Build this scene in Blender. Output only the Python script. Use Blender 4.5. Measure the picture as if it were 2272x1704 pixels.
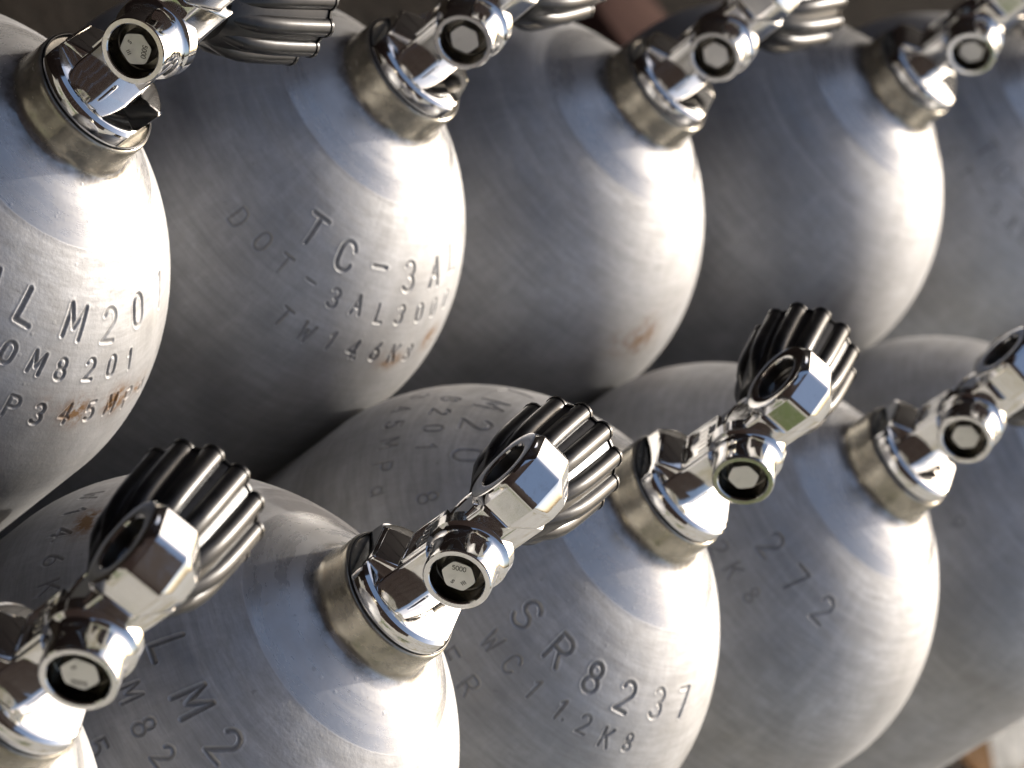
import bpy, bmesh, math, random
import numpy as np
from mathutils import Vector, Matrix

random.seed(7); rng = np.random.default_rng(7)
sc = bpy.context.scene
for o in list(bpy.data.objects): bpy.data.objects.remove(o)
C = sc.collection

# ------------------------------------------------------------------ camera
cam_data = bpy.data.cameras.new('camera'); cam = bpy.data.objects.new('camera', cam_data); C.objects.link(cam)
PITCH, ROLL = math.radians(30.806), math.radians(53.655)
fw = Vector((0, math.cos(PITCH), -math.sin(PITCH))); rt0 = Vector((1, 0, 0)); up0 = Vector((0, math.sin(PITCH), math.cos(PITCH)))
rt = rt0*math.cos(ROLL) + up0*math.sin(ROLL); up = -rt0*math.sin(ROLL) + up0*math.cos(ROLL)
M = Matrix((rt, up, -fw)).transposed().to_4x4(); M.translation = (-0.0326, -0.94656, 0.64372)
cam.matrix_world = M
cam_data.sensor_width = 36.0; cam_data.lens = 7955.96/2272*36
cam_data.clip_start = 0.05; cam_data.clip_end = 500
cam_data.dof.use_dof = True; cam_data.dof.focus_distance = 1.13; cam_data.dof.aperture_fstop = 16.5
sc.camera = cam

# ------------------------------------------------------------------ sky and sun
SUN_AZ, SUN_EL = math.radians(67), math.radians(31)
world = bpy.data.worlds.new('World'); sc.world = world; world.use_nodes = True
wn = world.node_tree.nodes; wl = world.node_tree.links
sky = wn.new('ShaderNodeTexSky'); sky.sky_type = 'NISHITA'; sky.sun_disc = False
sky.sun_elevation = SUN_EL; sky.sun_rotation = math.pi/2 - SUN_AZ
sky.air_density = 0.9; sky.dust_density = 4.4; sky.ozone_density = 0.35
wl.new(sky.outputs[0], wn['Background'].inputs[0]); wn['Background'].inputs[1].default_value = 0.15
sun_d = bpy.data.lights.new('sun', 'SUN'); sun_d.energy = 2.6; sun_d.angle = math.radians(0.53); sun_d.color = (1.0, 0.95, 0.88)
sun = bpy.data.objects.new('sun', sun_d); C.objects.link(sun)
S = Vector((math.cos(SUN_EL)*math.cos(SUN_AZ), math.cos(SUN_EL)*math.sin(SUN_AZ), math.sin(SUN_EL)))
sun.rotation_euler = S.to_track_quat('Z', 'Y').to_euler(); sun.location = S*5
vs = sc.view_settings; vs.view_transform = 'Standard'; vs.look = 'None'; vs.exposure = 0.42; vs.gamma = 1.0; vs.use_curve_mapping = False
sc.cycles.use_denoising = True
sc.cycles.max_bounces = 7; sc.cycles.glossy_bounces = 6; sc.cycles.diffuse_bounces = 3
sc.cycles.sample_clamp_indirect = 6.0

# ------------------------------------------------------------------ material helpers
def mat(name):
    m = bpy.data.materials.new(name); m.use_nodes = True
    nt = m.node_tree; b = nt.nodes['Principled BSDF']
    return m, nt.nodes, nt.links, b
def N(nodes, t, **kw):
    n = nodes.new(t)
    for k, v in kw.items(): setattr(n, k, v)
    return n
def mathn(nodes, links, op, a, b=None, clamp=False):
    n = nodes.new('ShaderNodeMath'); n.operation = op; n.use_clamp = clamp
    for i, v in enumerate((a, b)):
        if v is None: continue
        if hasattr(v, 'links') or isinstance(v, bpy.types.NodeSocket): links.new(v, n.inputs[i])
        else: n.inputs[i].default_value = v
    return n.outputs[0]
def maprange(nodes, links, v, a, b, c, d, smooth=False):
    n = nodes.new('ShaderNodeMapRange'); n.clamp = True
    if smooth: n.interpolation_type = 'SMOOTHSTEP'
    links.new(v, n.inputs[0])
    for i, x in enumerate((a, b, c, d)): n.inputs[i+1].default_value = x
    return n.outputs[0]
def mixc(nodes, links, f, a, b, bt='MIX'):
    n = nodes.new('ShaderNodeMix'); n.data_type = 'RGBA'; n.blend_type = bt
    for i, v in ((0, f), (6, a), (7, b)):
        if isinstance(v, bpy.types.NodeSocket): links.new(v, n.inputs[i])
        elif i == 0: n.inputs[0].default_value = v
        else: n.inputs[i].default_value = (*v, 1)
    return n.outputs[2]
def noise(nodes, links, vec, scale, detail=4, rough=0.55):
    n = nodes.new('ShaderNodeTexNoise'); n.inputs['Scale'].default_value = scale
    n.inputs['Detail'].default_value = detail; n.inputs['Roughness'].default_value = rough
    if vec is not None: links.new(vec, n.inputs['Vector'])
    return n.outputs['Fac']

def make_aluminium():
    m, nd, lk, b = mat('weathered_aluminium')
    tc = N(nd, 'ShaderNodeTexCoord'); geo = tc.outputs['Object']
    info = N(nd, 'ShaderNodeObjectInfo')
    sep = N(nd, 'ShaderNodeSeparateXYZ'); lk.new(geo, sep.inputs[0])
    off = N(nd, 'ShaderNodeVectorMath', operation='ADD'); lk.new(geo, off.inputs[0])
    sh = N(nd, 'ShaderNodeVectorMath', operation='SCALE'); sh.inputs[0].default_value = (3.1, 1.7, 2.3)
    lk.new(info.outputs['Random'], sh.inputs['Scale']); lk.new(sh.outputs[0], off.inputs[1]); P = off.outputs[0]
    xx = mathn(nd, lk, 'MULTIPLY', sep.outputs[0], sep.outputs[0]); yy = mathn(nd, lk, 'MULTIPLY', sep.outputs[1], sep.outputs[1])
    rad = mathn(nd, lk, 'SQRT', mathn(nd, lk, 'ADD', xx, yy))
    z = sep.outputs[2]
    wob = mathn(nd, lk, 'MULTIPLY', mathn(nd, lk, 'SUBTRACT', noise(nd, lk, P, 18, 2), 0.5), 0.0016)
    radw = mathn(nd, lk, 'ADD', rad, wob)
    polished = maprange(nd, lk, radw, 0.0440, 0.0446, 1, 0, True)
    neck = maprange(nd, lk, z, -0.0138, -0.0118, 0, 1, True)
    # lathe lines: noise that varies with radius/height only
    cmb = N(nd, 'ShaderNodeCombineXYZ'); lk.new(rad, cmb.inputs[0]); lk.new(z, cmb.inputs[1]); lk.new(info.outputs['Random'], cmb.inputs[2])
    lathe = noise(nd, lk, cmb.outputs[0], 420, 1, 0.7)
    lathe2 = noise(nd, lk, cmb.outputs[0], 190, 2, 0.6)
    ang = mathn(nd, lk, 'ARCTAN2', sep.outputs[1], sep.outputs[0])
    cm2 = N(nd, 'ShaderNodeCombineXYZ'); lk.new(mathn(nd, lk, 'MULTIPLY', ang, 0.012), cm2.inputs[0]); lk.new(mathn(nd, lk, 'ADD', z, mathn(nd, lk, 'MULTIPLY', rad, -0.6)), cm2.inputs[1]); lk.new(info.outputs['Random'], cm2.inputs[2])
    scuff = noise(nd, lk, cm2.outputs[0], 360, 3, 0.75)
    cm3 = N(nd, 'ShaderNodeCombineXYZ'); lk.new(mathn(nd, lk, 'MULTIPLY', ang, 0.05), cm3.inputs[0]); lk.new(mathn(nd, lk, 'MULTIPLY', z, 0.16), cm3.inputs[1]); lk.new(info.outputs['Random'], cm3.inputs[2])
    drip = noise(nd, lk, cm3.outputs[0], 170, 3, 0.7)
    blotch = maprange(nd, lk, noise(nd, lk, P, 24, 4, 0.66), 0.3, 0.7, 0, 1); mid = noise(nd, lk, P, 120, 3, 0.65); fine = noise(nd, lk, P, 900, 1, 0.6)
    # stretched scratches
    mp = N(nd, 'ShaderNodeMapping'); mp.inputs['Scale'].default_value = (1, 1, 0.12); lk.new(P, mp.inputs['Vector'])
    brush = noise(nd, lk, mp.outputs[0], 500, 1, 0.7)
    base = mixc(nd, lk, blotch, (0.36, 0.36, 0.36), (0.64, 0.645, 0.65))
    base = mixc(nd, lk, mathn(nd, lk, 'MULTIPLY', maprange(nd, lk, lathe2, 0.45, 0.60, 0, 0.62), maprange(nd, lk, rad, 0.060, 0.086, 1, 0.12)), base, (0.68, 0.68, 0.68))
    base = mixc(nd, lk, maprange(nd, lk, scuff, 0.40, 0.68, 0, 0.42), base, (0.33, 0.32, 0.31))
    base = mixc(nd, lk, maprange(nd, lk, drip, 0.50, 0.72, 0, 0.30), base, (0.74, 0.74, 0.735))
    base = mixc(nd, lk, maprange(nd, lk, brush, 0.35, 0.72, 0, 0.22), base, (0.36, 0.355, 0.35))
    base = mixc(nd, lk, mathn(nd, lk, 'MULTIPLY', polished, 0.7), base, (0.76, 0.75, 0.73))
    base = mixc(nd, lk, maprange(nd, lk, mid, 0.35, 0.7, 0, 0.35), base, (0.50, 0.485, 0.46))
    base = mixc(nd, lk, mathn(nd, lk, 'MULTIPLY', neck, 0.85), base, mixc(nd, lk, maprange(nd, lk, mid, 0.36, 0.66, 0, 1), (0.34, 0.305, 0.225), (0.66, 0.60, 0.46)))
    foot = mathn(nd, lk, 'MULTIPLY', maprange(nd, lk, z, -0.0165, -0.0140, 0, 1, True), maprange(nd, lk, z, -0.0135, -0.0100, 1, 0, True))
    base = mixc(nd, lk, mathn(nd, lk, 'MULTIPLY', foot, maprange(nd, lk, mid, 0.38, 0.62, 0.1, 0.75)), base, (0.16, 0.135, 0.10))  # dark shading of the neck fillet, painted into the base colour
    spot = maprange(nd, lk, noise(nd, lk, P, 340, 2, 0.5), 0.70, 0.78, 0, 0.35)
    base = mixc(nd, lk, spot, base, (0.22, 0.21, 0.19))
    st = N(nd, 'ShaderNodeAttribute', attribute_name='stain')
    grime = N(nd, 'ShaderNodeAttribute', attribute_name='grime')
    base = mixc(nd, lk, mathn(nd, lk, 'MULTIPLY', grime.outputs['Fac'], 0.55), base, (0.12, 0.115, 0.105))
    stn = mathn(nd, lk, 'MULTIPLY', st.outputs['Fac'], maprange(nd, lk, noise(nd, lk, P, 230, 3, 0.7), 0.37, 0.58, 0, 1.4), True)
    base = mixc(nd, lk, stn, base, (0.22, 0.115, 0.04))
    lk.new(base, b.inputs['Base Color'])
    metal = mathn(nd, lk, 'SUBTRACT', 0.84, mathn(nd, lk, 'MULTIPLY', blotch, 0.2))
    metal = mathn(nd, lk, 'SUBTRACT', metal, mathn(nd, lk, 'MULTIPLY', polished, 0.20))
    metal = mathn(nd, lk, 'MULTIPLY', metal, mathn(nd, lk, 'SUBTRACT', 1.0, mathn(nd, lk, 'MULTIPLY', stn, 0.85)))
    lk.new(metal, b.inputs['Metallic'])
    r0 = mathn(nd, lk, 'ADD', 0.545, mathn(nd, lk, 'MULTIPLY', mathn(nd, lk, 'ADD', mid, mathn(nd, lk, 'MULTIPLY', blotch, 0.5)), 0.16))
    r0 = mathn(nd, lk, 'ADD', r0, mathn(nd, lk, 'MULTIPLY', mathn(nd, lk, 'SUBTRACT', lathe2, 0.5), mathn(nd, lk, 'MULTIPLY', 0.34, maprange(nd, lk, rad, 0.055, 0.085, 1, 0.35))))
    r0 = mathn(nd, lk, 'ADD', r0, mathn(nd, lk, 'MULTIPLY', mathn(nd, lk, 'SUBTRACT', scuff, 0.5), 0.30))
    r0 = mathn(nd, lk, 'SUBTRACT', r0, mathn(nd, lk, 'MULTIPLY', polished, 0.37))
    r0 = mathn(nd, lk, 'SUBTRACT', r0, mathn(nd, lk, 'MULTIPLY', neck, 0.07))
    lk.new(r0, b.inputs['Roughness'])
    # relief
    h = mathn(nd, lk, 'MULTIPLY', fine, mathn(nd, lk, 'SUBTRACT', 1.0, mathn(nd, lk, 'MULTIPLY', polished, 0.75)))
    h = mathn(nd, lk, 'ADD', h, mathn(nd, lk, 'MULTIPLY', lathe, 0.5))
    h = mathn(nd, lk, 'ADD', h, mathn(nd, lk, 'MULTIPLY', brush, 0.45))
    h = mathn(nd, lk, 'ADD', h, mathn(nd, lk, 'MULTIPLY', mid, mathn(nd, lk, 'SUBTRACT', 1.2, mathn(nd, lk, 'MULTIPLY', polished, 0.95))))
    bumps = N(nd, 'ShaderNodeTexVoronoi'); bumps.inputs['Scale'].default_value = 170; lk.new(P, bumps.inputs['Vector'])
    pim = maprange(nd, lk, bumps.outputs['Distance'], 0.06, 0.16, 1, 0, True)
    pim = mathn(nd, lk, 'MULTIPLY', pim, maprange(nd, lk, noise(nd, lk, P, 30, 2), 0.5, 0.6, 0, 3))
    h = mathn(nd, lk, 'ADD', h, pim)
    bp = N(nd, 'ShaderNodeBump'); bp.inputs['Strength'].default_value = 0.085; bp.inputs['Distance'].default_value = 0.0006
    lk.new(h, bp.inputs['Height']); lk.new(bp.outputs[0], b.inputs['Normal'])
    return m

def make_chrome(name='chrome_plating', col=(0.86, 0.855, 0.84), rough=0.045):
    m, nd, lk, b = mat(name)
    tc = N(nd, 'ShaderNodeTexCoord'); P = tc.outputs['Object']
    b.inputs['Metallic'].default_value = 1
    n1 = noise(nd, lk, P, 240, 4); n2 = noise(nd, lk, P, 1600, 2)
    lk.new(mixc(nd, lk, maprange(nd, lk, n1, 0.55, 0.8, 0, 0.4), col, tuple(c*0.72 for c in col)), b.inputs['Base Color'])
    lk.new(mathn(nd, lk, 'ADD', rough, maprange(nd, lk, n1, 0.45, 0.8, 0, 0.12)), b.inputs['Roughness'])
    bp = N(nd, 'ShaderNodeBump'); bp.inputs['Strength'].default_value = 0.05; bp.inputs['Distance'].default_value = 0.0004
    lk.new(mathn(nd, lk, 'ADD', n1, mathn(nd, lk, 'MULTIPLY', n2, 0.15)), bp.inputs['Height']); lk.new(bp.outputs[0], b.inputs['Normal'])
    return m

def make_rubber():
    m, nd, lk, b = mat('black_rubber')
    tc = N(nd, 'ShaderNodeTexCoord'); P = tc.outputs['Object']
    n1 = noise(nd, lk, P, 160, 5, 0.65); n2 = noise(nd, lk, P, 2200, 2)
    lk.new(mixc(nd, lk, maprange(nd, lk, n1, 0.45, 0.75, 0, 1), (0.007, 0.007, 0.008), (0.022, 0.021, 0.020)), b.inputs['Base Color'])
    lk.new(mathn(nd, lk, 'ADD', 0.20, mathn(nd, lk, 'MULTIPLY', n1, 0.22)), b.inputs['Roughness'])
    b.inputs['Specular IOR Level'].default_value = 0.42
    bp = N(nd, 'ShaderNodeBump'); bp.inputs['Strength'].default_value = 0.12; bp.inputs['Distance'].default_value = 0.0003
    lk.new(mathn(nd, lk, 'ADD', n1, mathn(nd, lk, 'MULTIPLY', n2, 0.4)), bp.inputs['Height']); lk.new(bp.outputs[0], b.inputs['Normal'])
    return m

def make_simple(name, c1, c2, scale, rough=0.85, bump=0.3, dist=0.01, c3=None, scale3=3):
    m, nd, lk, b = mat(name)
    tc = N(nd, 'ShaderNodeTexCoord'); P = tc.outputs['Object']
    n1 = noise(nd, lk, P, scale, 6, 0.65)
    col = mixc(nd, lk, maprange(nd, lk, n1, 0.3, 0.7, 0, 1), c1, c2)
    if c3: col = mixc(nd, lk, maprange(nd, lk, noise(nd, lk, P, scale3, 4), 0.5, 0.62, 0, 0.8), col, c3)
    lk.new(col, b.inputs['Base Color']); b.inputs['Roughness'].default_value = rough; b.inputs['Specular IOR Level'].default_value = 0.12
    bp = N(nd, 'ShaderNodeBump'); bp.inputs['Strength'].default_value = bump; bp.inputs['Distance'].default_value = dist
    lk.new(n1, bp.inputs['Height']); lk.new(bp.outputs[0], b.inputs['Normal'])
    return m

ALU = make_aluminium(); CHROME = make_chrome(); PLUG = make_chrome('brushed_nickel_plug', (0.80, 0.80, 0.785), 0.33)
RUBBER = make_rubber(); BORE = make_chrome('shaded_bore', (0.16, 0.15, 0.13), 0.2); DARKM = make_chrome('shaded_outlet', (0.20, 0.195, 0.185), 0.3)  # bore and outlet: chrome with the recess shade painted in as dark colour
INK = make_simple('stamped_grime', (0.04, 0.04, 0.04), (0.09, 0.085, 0.08), 300, 0.6, 0.1, 0.0002)
SAND = make_simple('pale_gravel', (0.30, 0.297, 0.28), (0.54, 0.535, 0.505), 45, 0.95, 0.6, 0.01, (0.28, 0.26, 0.18), 5)
SOIL = make_simple('dark_soil', (0.006, 0.0048, 0.0036), (0.018, 0.0135, 0.010), 30, 0.95, 0.6, 0.02)
BRICK = make_simple('terracotta_brick', (0.05, 0.024, 0.018), (0.085, 0.043, 0.034), 40, 0.9, 0.4, 0.003)
WOOD = make_simple('brown_stained_wood', (0.0075, 0.0048, 0.0045), (0.015, 0.0092, 0.0082), 12, 0.75, 0.3, 0.003)
LEAF = make_simple('dry_leaf', (0.13, 0.06, 0.016), (0.26, 0.135, 0.045), 40, 0.7, 0.3, 0.002)
GRASS = make_simple('grass_blades', (0.06, 0.12, 0.02), (0.12, 0.19, 0.04), 30, 0.6, 0.1, 0.001)

# ------------------------------------------------------------------ mesh helpers
def tag(o, label, cat, group=None):
    o['label'] = label; o['category'] = cat
    if group: o['group'] = group
    return o
def link(name, me, parent=None, material=None):
    o = bpy.data.objects.new(name, me); C.objects.link(o)
    if material is not None and me is not None and not me.materials: me.materials.append(material)
    if parent is not None: o.parent = parent
    return o
def finish(bm, name, sharp=28, material=None):
    bmesh.ops.recalc_face_normals(bm, faces=bm.faces)
    for f in bm.faces: f.smooth = True
    for e in bm.edges:
        e.smooth = not (len(e.link_faces) == 2 and e.calc_face_angle(0) > math.radians(sharp))
    me = bpy.data.meshes.new(name); bm.to_mesh(me); bm.free()
    if material: me.materials.append(material)
    return me
def frame(axis):
    """orthonormal (e1, e2, axis)"""
    a = Vector(axis).normalized(); e1 = a.orthogonal().normalized()
    if abs(a.z) < 0.9: e1 = Vector((0, 0, 1)).cross(a).normalized()
    return e1, a.cross(e1), a
def rings(bm, origin, axis, prof, n=64, cap0=True, cap1=True):
    """prof: list of (offset along axis, radius or function(phi)->radius)"""
    e1, e2, a = frame(axis); o = Vector(origin); rr = []
    for d, r in prof:
        row = []
        for k in range(n):
            ph = 2*math.pi*k/n; q = r(ph) if callable(r) else r
            row.append(bm.verts.new(o + a*d + (e1*math.cos(ph) + e2*math.sin(ph))*q))
        rr.append(row)
    for A, B in zip(rr, rr[1:]):
        for k in range(n): bm.faces.new((A[k], A[(k+1) % n], B[(k+1) % n], B[k]))
    if cap0: bm.faces.new(rr[0])
    if cap1: bm.faces.new(rr[-1][::-1])
    return rr
def ngon_r(a, sides, phase=0.0, p=46):
    """rounded regular polygon of apothem a as radius function"""
    ks = [phase + 2*math.pi*k/sides for k in range(sides)]
    return lambda ph: a*sum(max(0.0, math.cos(ph-k))**p for k in ks)**(-1.0/p)
def prism(bm, poly, z0, z1, bev=0.0, seg=3, axis='z'):
    t = bmesh.new()
    def P(a, b, c): return (a, b, c) if axis == 'z' else (a, c, b)
    lo = [t.verts.new(P(x, y, z0)) for x, y in poly]; hi = [t.verts.new(P(x, y, z1)) for x, y in poly]
    n = len(poly); t.faces.new(lo[::-1]); t.faces.new(hi)
    for k in range(n): t.faces.new((lo[k], lo[(k+1) % n], hi[(k+1) % n], hi[k]))
    bmesh.ops.recalc_face_normals(t, faces=t.faces)
    if bev: bmesh.ops.bevel(t, geom=list(t.edges), offset=bev, segments=seg, profile=0.5, affect='EDGES')
    me = bpy.data.meshes.new('tmp'); t.to_mesh(me); t.free(); bm.from_mesh(me); bpy.data.meshes.remove(me)
def scale_mm(bm): bmesh.ops.scale(bm, vec=(0.001,)*3, verts=bm.verts)

# ------------------------------------------------------------------ stroke font (for stamped writing)
def arcp(cx, cy, rx, ry, a0, a1, n=10):
    return [(cx+rx*math.cos(math.radians(a0+(a1-a0)*i/n)), cy+ry*math.sin(math.radians(a0+(a1-a0)*i/n))) for i in range(n+1)]
F = {
 'A': [[(0, 0), (.3, 1), (.6, 0)], [(.12, .38), (.48, .38)]],
 'C': [arcp(.3, .68, .28, .32, 15, 180) + arcp(.3, .32, .28, .32, 180, 345)],
 'D': [[(0, 0), (0, 1), (.34, 1)] + arcp(.34, .5, .24, .5, 90, -90) + [(0, 0)]],
 'E': [[(.52, 1), (0, 1), (0, 0), (.52, 0)], [(0, .52), (.42, .52)]],
 'F': [[(.52, 1), (0, 1), (0, 0)], [(0, .52), (.42, .52)]],
 'K': [[(0, 0), (0, 1)], [(.54, 1), (.02, .42)], [(.2, .6), (.56, 0)]],
 'L': [[(0, 1), (0, 0), (.5, 0)]],
 'M': [[(0, 0), (.04, 1), (.33, .32), (.62, 1), (.66, 0)]],
 'O': [arcp(.3, .68, .29, .32, 0, 180) + arcp(.3, .32, .29, .32, 180, 360) + [(.59, .68)]],
 'P': [[(0, 0), (0, 1), (.3, 1)] + arcp(.3, .74, .27, .26, 90, -90) + [(0, .48)]],
 'R': [[(0, 0), (0, 1), (.3, 1)] + arcp(.3, .74, .27, .26, 90, -90) + [(0, .48)], [(.28, .48), (.58, 0)]],
 'S': [arcp(.3, .74, .27, .26, 20, 270) + arcp(.3, .25, .29, .25, 90, -160)],
 'T': [[(0, 1), (.6, 1)], [(.3, 1), (.3, 0)]],
 'W': [[(0, 1), (.15, 0), (.33, .66), (.51, 0), (.66, 1)]],
 '0': [arcp(.28, .68, .25, .32, 0, 180) + arcp(.28, .32, .25, .32, 180, 360) + [(.53, .68)]],
 '1': [[(.12, .8), (.3, 1), (.3, 0)]],
 '2': [arcp(.28, .72, .26, .28, 165, -30) + [(.02, 0), (.56, 0)]],
 '3': [arcp(.27, .76, .24, .24, 150, -80) + arcp(.27, .26, .27, .26, 80, -150)],
 '4': [[(.42, 0), (.42, 1), (0, .3), (.58, .3)]],
 '5': [[(.5, 1), (.08, 1), (.05, .56)] + arcp(.27, .33, .28, .31, 130, -150)],
 '6': [arcp(.3, .3, .27, .3, 0, 360, 14), [(.45, 1), (.18, .68), (.03, .34)]],
 '7': [[(0, 1), (.54, 1), (.2, 0)]],
 '8': [arcp(.28, .76, .22, .24, 0, 360, 14), arcp(.28, .26, .27, .26, 0, 360, 14)],
 '9': [arcp(.28, .7, .26, .3, 0, 360, 14), [(.53, .64), (.38, .28), (.14, 0)]],
 '-': [[(.02, .5), (.58, .5)]],
 '.': [[(.72, .02), (.74, .04)]],
 'g': [arcp(.28, .72, .2, .2, 0, 360, 12), arcp(.28, .22, .24, .2, 0, 360, 12), [(.15, .5), (.2, .42)]],
 'a': [arcp(.27, .3, .24, .27, 0, 360, 12), [(.52, .62), (.52, .02)]],
 'I': [[(.3, 0), (.3, 1)]],
}

# ------------------------------------------------------------------ the setting
GZ = -0.66
def sheet(name, pts, z, material):
    bm = bmesh.new(); bm.faces.new([bm.verts.new((x, y, z)) for x, y in pts])
    me = bpy.data.meshes.new(name); bm.to_mesh(me); bm.free()
    o = link(name, me, None, material); o['kind'] = 'structure'; return o
sheet('ground', [(-80, -80), (80, -80), (80, 80), (-80, 80)], GZ, SAND)
RD = Vector((0.283, 0.959)); RN = Vector((-0.959, 0.283))          # along the rows / to their left
def rowpt(a, b): v = Vector((-0.15, 0.2)) + RD*a + RN*b; return (v.x, v.y)
sheet('soil', [rowpt(-1.2, 0.0), rowpt(9, 0.0), rowpt(9, 1.7), rowpt(-1.2, 1.7)], GZ+0.004, SOIL)
paving = sheet('paving', [rowpt(1.20, 0.13), rowpt(1.75, 0.13), rowpt(1.75, 0.85), rowpt(1.20, 0.85)], GZ+0.008, SOIL)
bmb = bmesh.new(); prism(bmb, [(-.1, -.048), (.1, -.048), (.1, .048), (-.1, .048)], 0, 0.03, 0.004, 2); BRICK_ME = finish(bmb, 'brick', material=BRICK)
for bx, by in ((-.172, 1.68),):
    b = link('brick', BRICK_ME, paving); b.location = (bx, by, GZ+0.006+random.uniform(0, .004)); b.rotation_euler.z = random.uniform(-.03, .03)

# ------------------------------------------------------------------ tank geometry
R, HD, PE, DZ, RB = 0.092, 0.08687, 1.844, 0.01277, 0.0238
def zdome(r): return -DZ - HD + HD*np.clip(1-(np.asarray(r)/R)**PE, 0, None)**(1/PE)
_t = np.concatenate([np.linspace(0, 0.9, 1500), 1-np.geomspace(0.1, 1e-9, 1500)])*R
_z = zdome(_t); _s = np.concatenate([[0], np.cumsum(np.hypot(np.diff(_t), np.diff(_z)))])*1000     # arc length, mm
RING = 0.0443
S_RING = float(np.interp(RING, _t, _s)); S_EQ = float(_s[-1])
def dome_pt(s): return np.interp(s, _s, _t), np.interp(s, _s, _z)

ZR = float(zdome(RING))
HEAD = [(0.0165, -0.0005), (0.0212, -0.0004), (0.0224, -0.0002), (0.0229, -0.0006), (0.0231, -0.0014), (0.0231, -0.0030), (0.0232, -0.0080), (0.0233, -0.0106), (0.0236, -0.0122), (0.0241, -0.0133), (0.0249, -0.0142), (0.0260, -0.0150)]
cone0 = HEAD[-1]
for k in range(1, 13):
    t = k/12.0; HEAD.append((cone0[0]+(RING-cone0[0])*t, cone0[1]+(ZR+0.0001-cone0[1])*t + 0.0007*math.sin(math.pi*t)))
BOTTOM = [(R, -0.30), (R, -0.60), (0.090, -0.625), (0.083, -0.645), (0.070, -0.656), (0.05, GZ+0.0005)]

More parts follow.
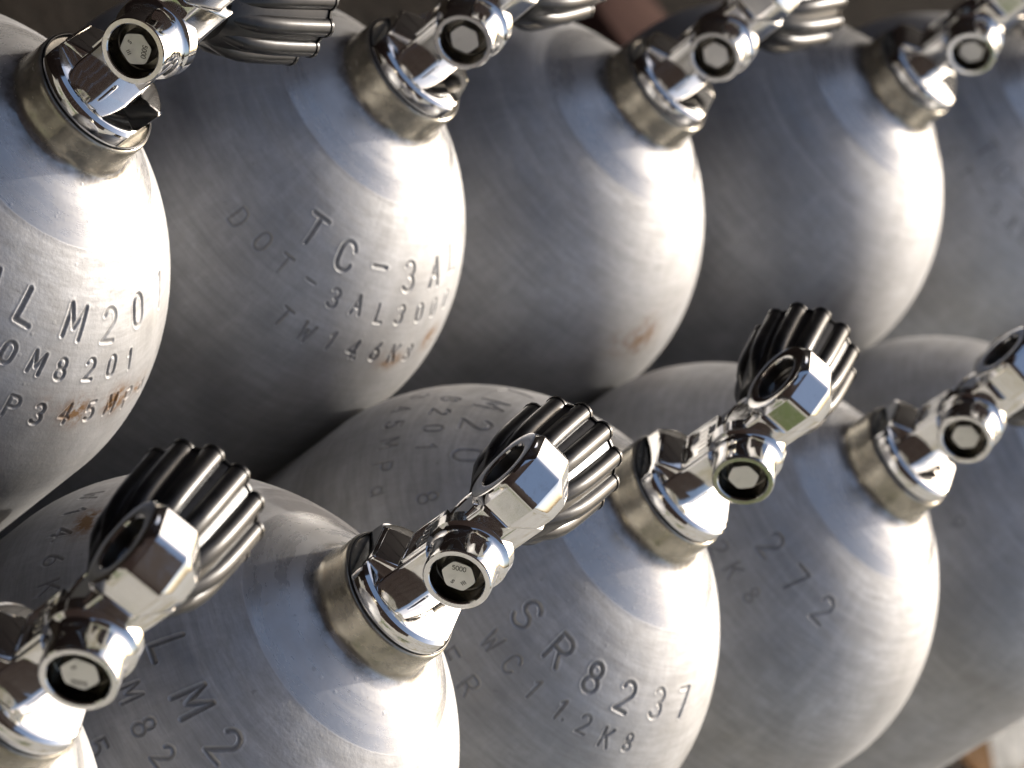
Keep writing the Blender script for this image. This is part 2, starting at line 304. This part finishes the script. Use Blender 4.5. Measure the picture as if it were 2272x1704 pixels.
def tank_mesh(lines, stains, seed):
    lr = np.random.default_rng(seed)
    fine = bool(lines)
    srows = [S_RING + 0.6]
    if fine: srows += list(np.arange(S_RING+2, 63, 1.6)) + list(np.arange(63, 113, 0.34)) + list(np.arange(113.5, S_EQ-2, 2.2))
    else: srows += list(np.arange(S_RING+2, S_EQ-2, 2.0))
    srows = np.array(srows + [S_EQ-1, S_EQ])
    rs, zs = dome_pt(srows)
    prof_r = np.concatenate([[h[0] for h in HEAD], rs, [b[0] for b in BOTTOM]])
    prof_z = np.concatenate([[h[1] for h in HEAD], zs, [b[1] for b in BOTTOM]])
    prof_s = np.concatenate([np.full(len(HEAD), -1.0), srows, np.full(len(BOTTOM), -1.0)])
    # columns: fine where there is writing
    need = np.zeros(360, bool)
    for txt, s0, th0, pitch, hgt in lines:
        a = th0-7; bb = th0 + pitch*(len(txt)-txt.count('.')-1) + 7
        for d in range(int(a)-1, int(bb)+2): need[d % 360] = True
    th = []
    for d in range(360):
        if need[d]: th += [d + k/4.5 for k in range(4)] if False else [d+k/4 for k in range(4)]
        elif d % 3 == 0: th.append(float(d))
    th = np.radians(np.array(th)); nt = len(th); nr = len(prof_r)
    disp = np.zeros((nr, nt)); grime = np.zeros((nr, nt)); stain = np.zeros((nr, nt))
    thd = np.degrees(th)
    for txt, s0, th0, pitch, hgt in lines:
        slot = -1
        for ch in txt:
            if ch != '.': slot += 1
            tc = th0 + pitch*slot + lr.uniform(-.5, .5); sc0 = s0 + lr.uniform(-.9, .9)
            dep = (0.58 if hgt > 9 else 0.46)*lr.uniform(.6, 1.1); w = 0.92 if hgt > 9 else 0.72; tilt = lr.uniform(-.11, .11); lean = lr.uniform(-.05, .05)
            rows = np.where(np.abs(prof_s - sc0) < hgt*0.5+3)[0]
            dth = (thd - tc + 180) % 360 - 180
            cols = np.where(np.abs(dth) < 8)[0]
            if not len(rows) or not len(cols): continue
            rloc = prof_r[rows][:, None]
            u = np.radians(dth[cols])[None, :]*rloc*1000; v = np.broadcast_to((sc0 - prof_s[rows])[:, None], u.shape)
            u, v = u*math.cos(tilt)+v*math.sin(tilt), v*math.cos(tilt)-u*math.sin(tilt)
            u = u/hgt + 0.3; v = v/hgt + 0.5
            dmin = np.full(u.shape, 9.0)
            for pl in F[ch]:
                for (x0, y0), (x1, y1) in zip(pl, pl[1:]):
                    dx, dy = x1-x0, y1-y0; L2 = dx*dx+dy*dy+1e-12
                    t = np.clip(((u-x0)*dx+(v-y0)*dy)/L2, 0, 1)
                    dmin = np.minimum(dmin, np.hypot(u-x0-t*dx, v-y0-t*dy))
            dmm = dmin*hgt
            dep = dep*np.clip(1 + lean*8*(v-0.5) + lr.uniform(-.25, .25)*(u-0.3)*2, 0.25, 1.4)
            g = np.where(dmm < w, -(1-(dmm/w)**2)*dep, 0) + 0.2*dep*np.exp(-((dmm-1.35*w)/(0.45*w))**2)
            ix = np.ix_(rows, cols)
            disp[ix] = np.where(np.abs(g) > np.abs(disp[ix]), g, disp[ix])
            grime[ix] = np.maximum(grime[ix], np.clip(1-dmm/w, 0, 1))
    for s0, t0, ls, lt, amt in stains:
        dth = (thd - t0 + 180) % 360 - 180
        q = ((prof_s - s0)/ls)[:, None]**2 + (dth/lt)[None, :]**2
        stain = np.maximum(stain, np.where(prof_s[:, None] > 0, amt*np.exp(-q), 0))
    tr = np.gradient(prof_r); tz = np.gradient(prof_z); L = np.hypot(tr, tz)+1e-12
    nr_, nz_ = -tz/L, tr/L
    rr = prof_r[:, None] + disp*0.001*nr_[:, None]; zz = prof_z[:, None] + disp*0.001*nz_[:, None]
    X = rr*np.cos(th)[None, :]; Y = rr*np.sin(th)[None, :]
    co = np.stack([X, Y, zz], -1).reshape(-1, 3)
    i = np.arange(nr-1)[:, None]*nt; j = np.arange(nt)[None, :]; j2 = (j+1) % nt
    quads = np.stack([i+j, i+nt+j, i+nt+j2, i+j2], -1).reshape(-1, 4)
    me = bpy.data.meshes.new('tank_shell')
    me.vertices.add(len(co)); me.vertices.foreach_set('co', co.astype(np.float32).ravel())
    me.loops.add(quads.size); me.loops.foreach_set('vertex_index', quads.astype(np.int32).ravel())
    me.polygons.add(len(quads)); me.polygons.foreach_set('loop_start', (np.arange(len(quads))*4).astype(np.int32))
    me.polygons.foreach_set('use_smooth', np.ones(len(quads), bool))
    me.update(calc_edges=True); me.validate()
    for nm, ar in (('stain', stain), ('grime', grime)):
        at = me.attributes.new(nm, 'FLOAT', 'POINT'); at.data.foreach_set('value', ar.astype(np.float32).ravel())
    me.materials.append(ALU)
    return me

# ------------------------------------------------------------------ valve geometry (millimetres, x = away from outlet, -y = burst plug, z up)
def valve_body_mesh():
    bm = bmesh.new()
    rr = rings(bm, (0, 0, 0), (0, 0, 1), [(0.6, 14), (0.6, 22.0), (0.8, 22.5), (1.6, 22.7), (4.6, 22.6), (6.0, 22.1), (7.0, 21.0), (7.4, 19.8), (7.4, 9)], 96)
    for row in rr:
        for v in row: v.co.x = max(-18.4, min(18.4, v.co.x))
    prism(bm, [(-18.3, 4), (-18.3, 9.0), (-17.9, 9.5), (-10, 13.2), (4, 13.2), (4, 4)], -9, 8.4, 1.0, 3, axis='y')
    prism(bm, [(-10.5, -10), (1.8, -10), (9.6, -2.2), (9.6, 9), (-10.5, 9)], 6, 57, 1.1, 4)
    # outlet head, one turned octagonal block along x
    a = ngon_r(14.6, 8, math.pi/2, 56); a2 = ngon_r(14.2, 8, math.pi/2, 34); b = ngon_r(7.4, 8, math.pi/2, 44); b2 = ngon_r(6.3, 8, math.pi/2, 40)
    am = ngon_r(14.2, 8, math.pi/2, 56)
    rings(bm, (0, 0, 62), (1, 0, 0), [(-4.0, 0.6), (-4.0, 7.8), (-14.2, 8.6), (-14.7, 9.0), (-14.8, 9.4), (-14.8, 13.0), (-14.6, 13.6), (-14.0, 14.1), (-13.0, a2), (-12.2, a), (-2.0, a), (-1.2, am), (6.2, b), (7.0, b2)], 160)
    # burst plug boss
    rings(bm, (-0.5, 0, 35.2), (0, -1, 0), [(6, 14.0), (10.1, 13.4), (10.9, 12.3), (12.0, 11.6), (13.6, 11.25), (17, 11.15), (22.5, 11.1), (23.2, 10.95), (23.5, 10.6), (23.5, 9.1), (23.2, 8.8), (21.5, 8.7), (11.5, 8.7), (11.5, 1)], 72)
    # pads on the outlet-side face: oval pad and framed maker's panel
    rings(bm, (-10.3, -0.5, 41), (-1, 0, 0), [(0, 8.2), (0.7, 8.1), (1.0, 7.7), (0.8, 7.1), (0.45, 6.8), (0.4, 0.5)], 48)
    for y0, y1, z0, z1 in ((-8.2, -7.4, 15, 30), (7.2, 8.0, 15, 30), (-8.2, 8.0, 29.4, 30.3), (-8.2, 8.0, 14.6, 15.5)):
        prism(bm, [(-11.3, y0), (-10.2, y0), (-10.2, y1), (-11.3, y1)], z0, z1, 0.2, 2)
    for k in range(5):
        yk = -5.6 + k*2.5
        prism(bm, [(-10.9, yk), (-10.3, yk), (-10.3, yk+1.5), (-10.9, yk+1.5)], 20.5, 25.5, 0.2, 1)
    scale_mm(bm)
    return finish(bm, 'valve_body', 22, CHROME)
WZ = 48.5; WX = -3.0
def outlet_mesh():
    bm = bmesh.new()
    rings(bm, (0, 0, 62), (1, 0, 0), [(-13.9, 8.45), (-10.4, 8.15), (-10.0, 7.6), (-10.0, 5.2), (-9.6, 4.8), (-6.2, 4.4), (-6.2, 0.3)], 48, False)
    scale_mm(bm); return finish(bm, 'outlet_insert', 28, DARKM)
def bore_mesh():
    bm = bmesh.new()
    rings(bm, (0, 0, 0), (0, -1, 0), [(22.2, 8.67), (16.4, 8.6), (16.1, 8.2), (16.1, 4.6)], 60, False, False)
    scale_mm(bm); return finish(bm, 'plug_bore', 28, BORE)
def bonnet_mesh():
    bm = bmesh.new()
    rings(bm, (0, 0, 0), (0, 1, 0), [(2, 10.5), (8.4, 10.5), (9.2, 10.0), (9.2, 8.6), (13.5, 8.6), (13.5, 1)], 48)
    scale_mm(bm); return finish(bm, 'bonnet', 28, CHROME)
def wheel_core_mesh():
    bm = bmesh.new()
    rings(bm, (0, 0, 0), (0, 1, 0), [(6.4, 9.2), (5.6, 10.6), (5.4, 12.0), (6.0, 13.0), (7.4, 13.6), (10, 14.5), (16, 15.8), (24, 16.8), (38, 17.4), (51.0, 17.7), (51.0, 18.3), (52.0, 18.3), (52.0, 16.4), (51.2, 15.2), (51.2, 1)], 72)
    scale_mm(bm); return finish(bm, 'handwheel', 32, RUBBER)
def rib_mesh():
    bm = bmesh.new(); n = 14; rows = []
    for L, cr, q in ((8.0, 11.0, 2.9), (12, 12.6, 3.1), (18, 14.8, 3.25), (24, 16.0, 3.35), (30, 16.5, 3.4), (38, 16.8, 3.4), (45, 16.9, 3.4), (51.0, 17.0, 3.4), (51.05, 17.0, 3.75), (52.1, 17.0, 3.75), (52.15, 17.0, 3.4), (52.1, 17.0, 0.3)):
        rows.append([bm.verts.new((q*math.sin(2*math.pi*k/n), L, cr + q*math.cos(2*math.pi*k/n))) for k in range(n)])
    for A, B in zip(rows, rows[1:]):
        for k in range(n): bm.faces.new((A[k], B[k], B[(k+1) % n], A[(k+1) % n]))
    bm.faces.new(rows[0]); bm.faces.new(rows[-1])
    scale_mm(bm); return finish(bm, 'rib', 32, RUBBER)
def plug_mesh():
    bm = bmesh.new(); hx = ngon_r(5.1, 6, math.pi/6, 50); hx2 = ngon_r(4.95, 6, math.pi/6, 11)
    rings(bm, (0, 0, 0), (0, -1, 0), [(11.0, 4.0), (14.8, hx), (20.6, hx), (21.3, hx2), (21.35, 4.7)], 72)
    scale_mm(bm); return finish(bm, 'burst_plug', 30, PLUG)
def mark_mesh(rot):
    """5000 / III / S stamped round the edge of the hexagon face"""
    bm = bmesh.new(); wv = 0.11
    def put(txt, ang, rad, h, sp):
        n = len(txt)
        for i, ch in enumerate(txt):
            off = (i-(n-1)/2)*sp
            for pl in F[ch]:
                for (x0, y0), (x1, y1) in zip(pl, pl[1:]):
                    def T(x, y):
                        lx = (x-.3)*h + off; ly = (y-.5)*h + rad
                        ca, sa = math.cos(ang), math.sin(ang)
                        return Vector((lx*ca + ly*sa, -21.38, -lx*sa + ly*ca))
                    p, q = T(x0, y0), T(x1, y1); d = q-p
                    if d.length < 1e-6: continue
                    s = Vector((0, -1, 0)).cross(d).normalized()*wv
                    top = Vector((0, -0.05, 0)); lo = [p+s, q+s, q-s, p-s]
                    vs_ = [bm.verts.new(v) for v in lo] + [bm.verts.new(v+top) for v in lo]
                    bm.faces.new(vs_[4:])
                    for k in range(4): bm.faces.new((vs_[k], vs_[(k+1) % 4], vs_[4+(k+1) % 4], vs_[4+k]))
    put('5000', rot, 2.95, 1.6, 1.15); put('III', rot+math.radians(140), 2.8, 1.3, 0.6); (put('S', rot+math.radians(215), 2.9, 1.3, 1) if rot < 2 else None)
    scale_mm(bm); return finish(bm, 'stamped_mark', 30, INK)
def oring_mesh():
    bm = bmesh.new(); n, q = 96, 10; rows = []
    for k in range(q):
        a = 2*math.pi*k/q; rows.append([bm.verts.new(((22.0+0.5*math.cos(a))*math.cos(2*math.pi*i/n), (22.0+0.5*math.cos(a))*math.sin(2*math.pi*i/n), 0.25+0.5*math.sin(a))) for i in range(n)])
    for k in range(q):
        A, B = rows[k], rows[(k+1) % q]
        for i in range(n): bm.faces.new((A[i], A[(i+1) % n], B[(i+1) % n], B[i]))
    scale_mm(bm); return finish(bm, 'o_ring', 80, RUBBER)

VB, BN, WC, RIB, PL, OR, OU, BO = valve_body_mesh(), bonnet_mesh(), wheel_core_mesh(), rib_mesh(), plug_mesh(), oring_mesh(), outlet_mesh(), bore_mesh()

TANKS = [
 # x, y, z, valve yaw, label, group, text lines, stains, plug mark rotation
 dict(p=(-.0467, -.1799, .0023), yaw=24, row='front', label='nearest tank, cut off by the bottom left corner, only its valve and shoulder edge showing', mark=2.5),
 dict(p=(0, 0, 0), yaw=16, row='front', label='front row tank stamped M2 and 82, with the sharpest chrome valve at lower centre', mark=-0.70,
      text=[('LM2', 74.2, -117.0, 15.6, 11), ('M82', 90.2, -110.3, 8.8, 7.2), ('5', 106.3, -102.5, 8.5, 7.2), ('W14.6K', 108.8, -175.2, 8.25, 7.2)], stains=[(101, -162, 5, 5, 1.0)]),
 dict(p=(.0337, .1822, .0009), yaw=25, row='front', label='front row tank stamped SR8237 and WC11.2Kg on its grey shoulder', mark=None,
      text=[('SR8237', 73.4, -87.8, 14.9, 11), ('WC11.2Kg', 89.5, -88.6, 9.05, 7.2), ('FER', 104.8, -99.4, 8.1, 7.2), ('LM20', 72.8, -194.8, 15.8, 11), ('8201', 88.5, -178.0, 8.9, 7.2), ('345MPa', 104.6, -180.3, 8.25, 7.2), ('8', 88.4, -133.4, 9, 7.2)]),
 dict(p=(.0859, .3599, -.0043), yaw=14, woff=-25, row='front', label='front row tank stamped 272, right of the one stamped SR8237', mark=None,
      text=[('272', 72.1, -95.6, 15.1, 11), ('2Kg', 89.8, -104.0, 8.8, 7.2)]),
 dict(p=(.1404, .5371, .002), yaw=18, row='front', label='blurred front row tank at the right edge, its valve cut off by the frame', mark=None,
      text=[('9', 92.0, -97.0, 9, 7.2)]),
 dict(p=(.192, .828, .0), yaw=15, row='front', label='farthest front row tank, a dark sliver of shoulder at the right edge', mark=None),
 dict(p=(-.188, .0207, .0064), yaw=5, row='back', label='back row tank at the left edge stamped LM20 with rust in its lowest line', mark=0.95,
      text=[('ALM207', 71.0, -59.7, 15.75, 11), ('OM8201', 86.7, -45.2, 9.1, 7.2), ('P345MPa', 102.5, -36.8, 8.1, 7.2)], stains=[(101.5, -17.5, 5, 4.5, 1.0), (101, -2, 5, 5, 1.0), (102, 9, 4, 4, .7), (99, -27, 4, 4, .25)]),
 dict(p=(-.1483, .2166, -.003), yaw=16, row='back', label='back row tank stamped TC-3AL, DOT-3AL3000 and TW14.6Kg', mark=None,
      text=[('TC-3ALM', 72.1, -64.4, 14.9, 11), ('DOT-3AL3000', 88.3, -83.0, 9.05, 7.2), ('TW14.6Kg', 104.2, -56.3, 8.0, 7.2)], stains=[(107.5, -16, 3.5, 4.5, .9), (103, 2, 5, 4, .9)]),
 dict(p=(-.095, .399, -.0117), yaw=12, row='back', label='back row tank with a blank grey shoulder, third from the left edge', mark=None, stains=[(104, -18, 9, 6, .75), (108, -26, 6, 6, .5)]),
 dict(p=(-.0383, .5869, .0025), yaw=23, row='back', label='blurred back row tank with a blank shoulder, left of the one at the right edge', mark=None),
 dict(p=(.016, .770, 0), yaw=15, row='back', label='back row tank at the right edge, stamped TC and blurred, its valve out of frame', mark=None,
      text=[('TC-3A', 72.3, -93.6, 14.0, 11), ('OT-3AL', 88.6, -99.0, 8.8, 7.2)]),
]
PLAIN = None
for ti, T in enumerate(TANKS):
    root = bpy.data.objects.new('scuba_tank', None); C.objects.link(root); root.empty_display_size = 0.05
    x, y, z = T['p']; root.location = (x, y, GZ); yaw = math.radians(T['yaw']); zz = z - GZ
    tag(root, T['label'], 'scuba tank', 'scuba tanks standing in two rows')
    lines, stains = T.get('text', []), T.get('stains', [])
    me = tank_mesh(lines, stains, 100+ti)
    o = link('cylinder_shell', me, root); o.location.z = zz; o.rotation_euler.z = 0
    o = link('o_ring', OR, root); o.location.z = zz
    v = link('valve_body', VB, root); v.location.z = zz; v.rotation_euler.z = yaw
    p = link('burst_plug', PL, v); p.location = (-0.0005, 0, 0.0352); p.rotation_euler.y = random.uniform(0, 1)
    bo = link('plug_bore', BO, v); bo.location = (-0.0005, 0, 0.0352)
    if T['mark'] is not None:
        k = link('stamped_mark', mark_mesh(T['mark']), v); k.location = (-0.0005, 0, 0.0352)
    ph = random.uniform(0, 1); woff = math.radians(T.get('woff', -15 if T['row'] == 'front' else -21))
    link('outlet_insert', OU, v)
    bn = link('bonnet', BN, v); bn.location = (WX*.001, 0, WZ*.001); bn.rotation_euler.z = woff
    w = link('handwheel', WC, root); w.rotation_euler.z = yaw + woff
    w.location = (WX*.001*math.cos(yaw), WX*.001*math.sin(yaw), zz + WZ*.001)
    for k in range(12):
        rb = link('rib', RIB, w); rb.rotation_euler.y = math.radians(30*k + ph*6)

# ------------------------------------------------------------------ what the chrome looks out on: plank wall behind the camera, grass and leaves on the ground
wall = bpy.data.objects.new('plank_wall', None); C.objects.link(wall); wall.location = (0, -2.2, GZ)
tag(wall, 'tall dark brown plank wall behind the viewer, mirrored in the chrome valve heads', 'wall')
def plank_me(h):
    bmw = bmesh.new(); prism(bmw, [(-.117, -.012), (.117, -.012), (.117, .012), (-.117, .012)], 0, h, 0.004, 1); return finish(bmw, 'plank', material=WOOD)
PLANK, PLANK2 = plank_me(4.5), plank_me(2.4)
for k in range(32):
    q = link('plank', PLANK, wall); q.location = (-3.8 + k*0.24, random.uniform(-.003, .003), 0)
fence = bpy.data.objects.new('plank_fence', None); C.objects.link(fence); p0 = rowpt(0.8, 1.0); fence.location = (p0[0], p0[1], GZ); fence.rotation_euler.z = math.atan2(RD.y, RD.x)
tag(fence, 'dark brown plank fence left of the tanks, mirrored in their shoulders', 'fence')
for k in range(26):
    q = link('plank', PLANK2, fence); q.location = (-2.6 + k*0.24, random.uniform(-.003, .003), 0)

def grass_patch():
    co, fa = [], []
    for _ in range(5200):
        cx, cy = random.choice(((-.9, -1.35), (.55, -1.2), (-.25, -1.75), (1.2, -.6), (.1, -1.45)))
        x0 = random.gauss(cx, .2); y0 = random.gauss(cy, .13); h = random.uniform(.02, .06); a = random.uniform(0, 6.28); w = .0022
        lx, ly = random.gauss(0, .018), random.gauss(0, .018); i = len(co)
        co += [(x0-w*math.cos(a), y0-w*math.sin(a), GZ), (x0+w*math.cos(a), y0+w*math.sin(a), GZ), (x0+lx, y0+ly, GZ+h)]; fa.append((i, i+1, i+2))
    me = bpy.data.meshes.new('grass'); me.from_pydata(co, [], fa); return me
g = link('grass', grass_patch(), None, GRASS); g['kind'] = 'stuff'; g['label'] = 'patchy green grass on the ground in front of the tanks'; g['category'] = 'grass'

def leaf_mesh(seed):
    r_ = random.Random(seed); bm = bmesh.new(); n = 9; L, Wd = .055, .018; rows = []
    for i in range(n):
        t = i/(n-1); w = Wd*math.sin(math.pi*min(1, t*1.02))**.8 + .0006; zc = .006*math.sin(t*3+r_.random()) + .003
        rows.append([bm.verts.new((L*(t-.5), -w, zc+.006*t)), bm.verts.new((L*(t-.5), 0, zc)), bm.verts.new((L*(t-.5), w, zc+.008*(1-t)))])
    for A, B in zip(rows, rows[1:]):
        for k in range(2): bm.faces.new((A[k], A[k+1], B[k+1], B[k]))
    bmesh.ops.solidify(bm, geom=list(bm.faces), thickness=.0006)
    return finish(bm, 'dry_leaf', 60, LEAF)
LM = [leaf_mesh(1), leaf_mesh(2), leaf_mesh(3)]
for k, (x, y, rz, s, lab) in enumerate((
    (.402, 1.44, .5, 1.6, 'curled brown leaf lying on pale ground at the bottom right corner'),
    (.455, 1.50, 1.6, 1.0, 'small dry leaf beside the curled brown leaf at the bottom right corner'))):
    o = link('dry_leaf', LM[k], None); o.location = (x, y, GZ+.002); o.rotation_euler = (0, 0, rz); o.scale = (s,)*3
    tag(o, lab, 'leaf', 'dry leaves on the ground')
